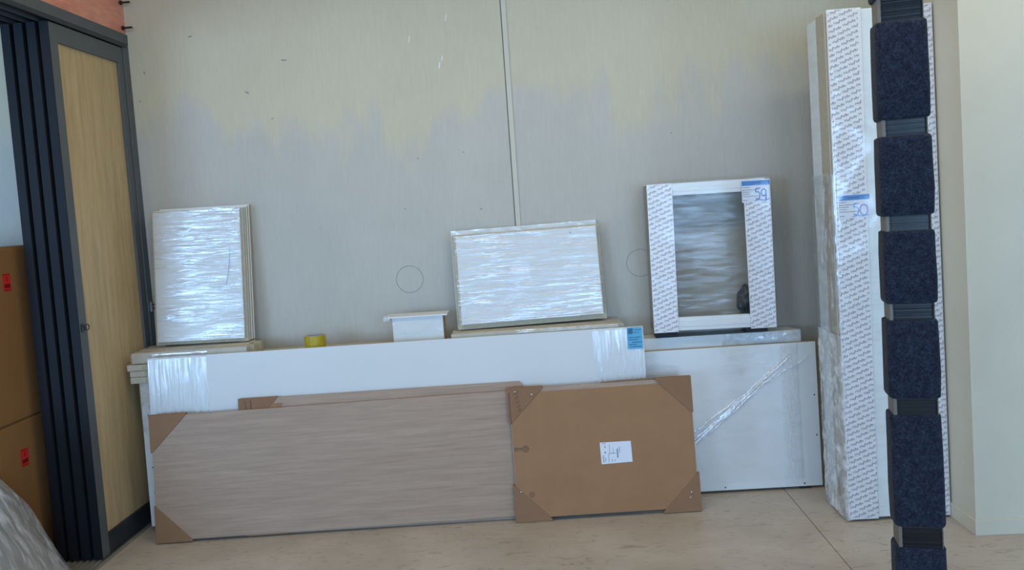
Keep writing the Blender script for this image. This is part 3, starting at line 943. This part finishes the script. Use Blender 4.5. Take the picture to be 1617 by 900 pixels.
# cabinet pack with printed edge boards
CZ = 0.747
t = thing('cabinet_pack', 'open framed cabinet pack with printed cardboard edges and a label marked 59', 'cabinet', (0.477, -0.196, 0.779), -1.45, -0.83, 0.46)
W, H, DP = 0.562, 0.697, 0.170
box('side_panel', 0.004, 0.020, 0.012, DP, 0.002, H - 0.004, 'grey_back', t)
box('side_panel', W - 0.020, W - 0.004, 0.012, DP, 0.002, H - 0.004, 'grey_back', t)
box('back_panel', 0.0205, W - 0.0205, DP - 0.010, DP, 0.004, H - 0.006, 'grey_back', t)
for nm, z0, z1 in (('bottom_rail', 0.004, 0.066), ('top_rail', 0.636, 0.692)):
    bm = bmesh.new()
    add_box(bm, 0.021, W - 0.021, 0.010, 0.030, z0, z1, 0.001)
    add_box(bm, 0.021, W - 0.021, 0.0075, 0.0101, z0 + 0.018, z1 - 0.014, 0.0008)
    link(nm, bm, 'white_laminate', t)
box('top_board', 0.021, W - 0.021, 0.031, DP - 0.0105, H - 0.03, H - 0.008, 'grey_back', t)
box('bottom_board', 0.021, W - 0.021, 0.031, DP - 0.0105, 0.006, 0.028, 'grey_back', t)
box('hinge_strip', 0.165, 0.225, 0.0068, 0.0099, 0.629, 0.6355, 'rubber_dark', t)
s1 = prism('printed_edge_board', [(0.0, -0.002), (0.114, 0.0), (0.116, H - 0.004), (0.0, H - 0.004)], 0.0, 0.0065, 'print_board', t, 0.001)
print_pattern('print', s1, 0.002, 0.113, 0.002, H - 0.006, -0.0004, 1)
s2 = prism('printed_edge_board', [(0.446, -0.002), (W + 0.001, 0.0), (W, H - 0.010), (0.440, H - 0.010)], 0.0, 0.0065, 'print_board', t, 0.001)
print_pattern('print', s2, 0.446, W - 0.001, 0.002, H - 0.012, -0.0004, 2)
def maker_label(par, x0, x1, z0, z1, y, digits, mat, seed, slope=0.0):
    """white label: blue band on top, small print, two hand written digits"""
    lb = box('label', x0, x1, y - 0.0006, y, z0, z1, 'label_white', par)
    w, h = x1 - x0, z1 - z0
    Y = y - 0.0008
    bm = bmesh.new(); rect(bm, x0 + .001, x1 - .001, z1 - 0.235 * h, z1 - 0.02 * h, Y)
    link('label_band', bm, 'label_blue', lb)
    bm = bmesh.new()
    text_lines(bm, [(x0 + 0.30 * w, x0 + 0.70 * w, z1 - 0.13 * h)], Y - 0.0002, 0.005, seed)
    link('label_print', bm, 'label_blue_dark', lb)
    bm = bmesh.new()
    text_lines(bm, [(x0 + .004, x0 + e * w, z1 - q * h) for q, e in ((.32, .28), (.43, .60), (.52, .32), (.62, .28), (.72, .66))] + [(x0 + .004, x0 + .2 * w, z1 - .9 * h)], Y, 0.0030, seed)
    text_lines(bm, [(x0 + .5 * w, x0 + .66 * w, z1 - .38 * h)], Y, 0.006, seed + 1)
    link('label_print', bm, 'label_text', lb)
    bm = bmesh.new()
    def arc(cx, cz, rx, rz, a0, a1, n=16):
        return [(cx + rx * math.cos((a0 + (a1 - a0) * k / n) * D2R), cz + rz * math.sin((a0 + (a1 - a0) * k / n) * D2R)) for k in range(n + 1)]
    fx = lambda u: x0 + u * w
    fz = lambda v: z0 + v * h
    S = 0.0062
    # five
    ribbon(bm, [(fx(.66), fz(.63)), (fx(.50), fz(.61)), (fx(.485), fz(.46))], S, Y - .0003)
    ribbon(bm, [(fx(.485), fz(.46))] + arc(fx(.55), fz(.30), .085 * w, .17 * h, 110, -140), S, Y - .0003)
    if digits == '50':
        ribbon(bm, arc(fx(.80), fz(.33), .12 * w, .22 * h, 90, 450, 24), S, Y - .0003)
    else:
        ribbon(bm, arc(fx(.77), fz(.42), .085 * w, .15 * h, 40, 400, 24), S, Y - .0003)
        ribbon(bm, [(fx(.855), fz(.52)), (fx(.85), fz(.25)), (fx(.83), fz(.02))], S, Y - .0003)
    link('handwriting', bm, mat, lb)
    bm = bmesh.new()
    ribbon(bm, [(fx(.44), fz(.06)), (fx(.6), fz(.11)), (fx(.78), fz(.06)), (fx(.96), fz(.12))], 0.004, Y - .0003)
    link('handwriting', bm, mat, lb)
maker_label(t, 0.432, 0.560, 0.583, 0.684, -0.0008, '59', 'marker_blue_strong', 5)
film_sleeve('film_wrap', t, [(-0.003, -0.002), (W + 0.003, -0.002), (W + 0.003, DP + 0.001), (-0.003, DP + 0.001)], 0.0, H, 'z', 0.0016, (3.5, 22), 'film_faint', 170, 120, 51.0, 0.0015)
# black hardware bag behind the film
bm = bmesh.new()
bmesh.ops.create_icosphere(bm, subdivisions=4, radius=1.0)
for v in bm.verts:
    n = noise.noise(v.co * 2.2) * 0.22 + abs(noise.noise(v.co * 5.0)) * 0.16
    v.co = v.co * (0.92 + n)
    v.co = Vector((0.452 + v.co.x * 0.046, 0.092 + v.co.y * 0.036, 0.112 + v.co.z * (0.082 if v.co.z > 0 else 0.07)))
link('hardware_bag', bm, 'black_wrap', t, smooth=True)
for x in (0.012, W - 0.13):
    box('foot', x, x + 0.10, 0.045, 0.13, -0.031 + (0.0042 if x > 0.2 else 0.0), 0.004, 'rubber_dark', t)

# ------------------------------------------------------------------ tall printed pack at right
t = thing('tall_panel_pack', 'tall narrow pack with printed cardboard edges and label marked 50, behind the padded post', 'panels', (1.188, -0.585, 0.0))
W, H, DP = 0.416, 2.117, 0.235
Z0 = 0.014
board('panel', 0.006, W - 0.004, 0.008, 0.040, Z0, H - 0.004, 'plain_board', 'pale_edge', t)
board('panel', 0.004, W - 0.008, 0.042, 0.135, Z0 + .004, H - 0.002, 'white_laminate', 'pale_edge', t)
board('panel', 0.002, W - 0.006, 0.137, DP, Z0, H - 0.008, 'white_laminate', 'plain_board', t)
for x in (0.03, W - 0.10):
    box('foot', x, x + 0.07, 0.03, DP - 0.03, 0.0, Z0, 'rubber_dark', t)
s1 = prism('printed_edge_board', [(0.0, Z0 - .004), (0.122, Z0 - .004), (0.136, H), (0.0, H)], 0.0, 0.0075, 'print_board', t, 0.001)
print_pattern('print', s1, 0.002, 0.124, Z0, H - 0.002, -0.0004, 3)
s2 = prism('printed_edge_board', [(W - 0.115, Z0 - .004), (W, Z0 - .004), (W, H - 0.004), (W - 0.115, H - 0.004)], 0.0, 0.0075, 'print_board', t, 0.001)
print_pattern('print', s2, W - 0.113, W - 0.002, Z0, H - 0.006, -0.0004, 4)
maker_label(t, 0.012, 0.140, 1.272, 1.368, -0.0008, '50', 'marker_blue', 8)
lp = [(-0.002, -0.001), (W + 0.002, -0.001), (W + 0.002, DP + 0.002), (-0.002, DP + 0.002)]
film_sleeve('film_wrap', t, lp, Z0, H - 0.01, 'z', 0.0025, (6, 9), 'film_clear', 90, 240, 61.0, 0.0015)
film_sleeve('film_wrap', t, [(-0.004, 0.006), (0.02, 0.006), (0.02, DP + 0.004), (-0.004, DP + 0.004)], Z0 - .008, 0.79, 'z', 0.006, (18, 10), 'film_heavy', 60, 120, 63.0, 0.003, edge=0.01)
film_sleeve('film_wrap', t, [(-0.004, 0.006), (0.02, 0.006), (0.02, DP + 0.004), (-0.004, DP + 0.004)], 0.80, 1.46, 'z', 0.006, (26, 5), 'film_loose', 60, 120, 65.0, 0.003, edge=0.02)

# ------------------------------------------------------------------ padded post in the foreground
def rr_loop(x0, x1, y0, y1, r, seg=5):
    pts = []
    for cx, cy, a0 in ((x1 - r, y1 - r, 0), (x0 + r, y1 - r, 90), (x0 + r, y0 + r, 180), (x1 - r, y0 + r, 270)):
        for k in range(seg + 1):
            a = (a0 + 90 * k / seg) * D2R
            pts.append((cx + r * math.cos(a), cy + r * math.sin(a)))
    return pts
def sleeve(name, par, mat, loops, smooth=True):
    bm = bmesh.new()
    rows = [[bm.verts.new((x, y, z)) for x, y in lp] for lp, z in loops]
    n = len(rows[0])
    for i in range(len(rows) - 1):
        for k in range(n):
            bm.faces.new((rows[i][k], rows[i][(k + 1) % n], rows[i + 1][(k + 1) % n], rows[i + 1][k]))
    bm.faces.new(rows[0][::-1]); bm.faces.new(rows[-1])
    bmesh.ops.recalc_face_normals(bm, faces=bm.faces)
    return link(name, bm, mat, par, smooth)
t = thing('padded_post', 'post wrapped in navy felt pads and black film bands before the tall pack', 'post', (1.133, -1.305, 0.0), yaw=-12.0)
PW, PD = 0.065, 0.040
box('post', -PW, PW, -PD, PD, 0, ZC - 0.001, 'post_grey', t, 0.006)
pads = [(0.0, 0.246), (0.312, 0.676), (0.727, 0.978), (1.028, 1.258), (1.304, 1.552), (1.602, 1.902), (1.972, 2.25), (2.31, 2.58), (2.64, 2.94)]
rn = random.Random(3)
for a, b in pads:
    g = rn.uniform(0.008, 0.011)
    loops = []
    for z, e in ((a, -0.006), (a + 0.004, -0.001), (a + 0.012, 0.001), ((a * 2 + b) / 3, g * 0.1 + .001), ((a + 2 * b) / 3, 0.001), (b - 0.012, 0.0), (b - 0.004, -0.001), (b, -0.006)):
        sx = rn.uniform(-0.0012, 0.0012)
        q = g + e
        loops.append((rr_loop(-PW - q + sx, PW + q + sx, -PD - q, PD + q, 0.020), z))
    sleeve('felt_pad', t, 'felt_navy', loops)
for (a0, a), (b, b1) in zip(pads[:-1], pads[1:]):
    loops = []
    z = a - 0.015
    while z < b + 0.015:
        w = 0.0022 + rn.uniform(-.00022, .00022)
        loops.append((rr_loop(-PW - w + 0.006, PW + w, -PD - w, PD - 0.004, 0.014), z))
        z += 0.0022
    sleeve('film_band', t, 'black_wrap', loops)
bm = bmesh.new()
tube(bm, [(-PW - 0.008, -PD, 0.668), (-PW - 0.016, -PD - .01, 0.664), (-PW - 0.02, -PD - .012, 0.658)], 0.003)
link('film_tail', bm, 'black_wrap', t)
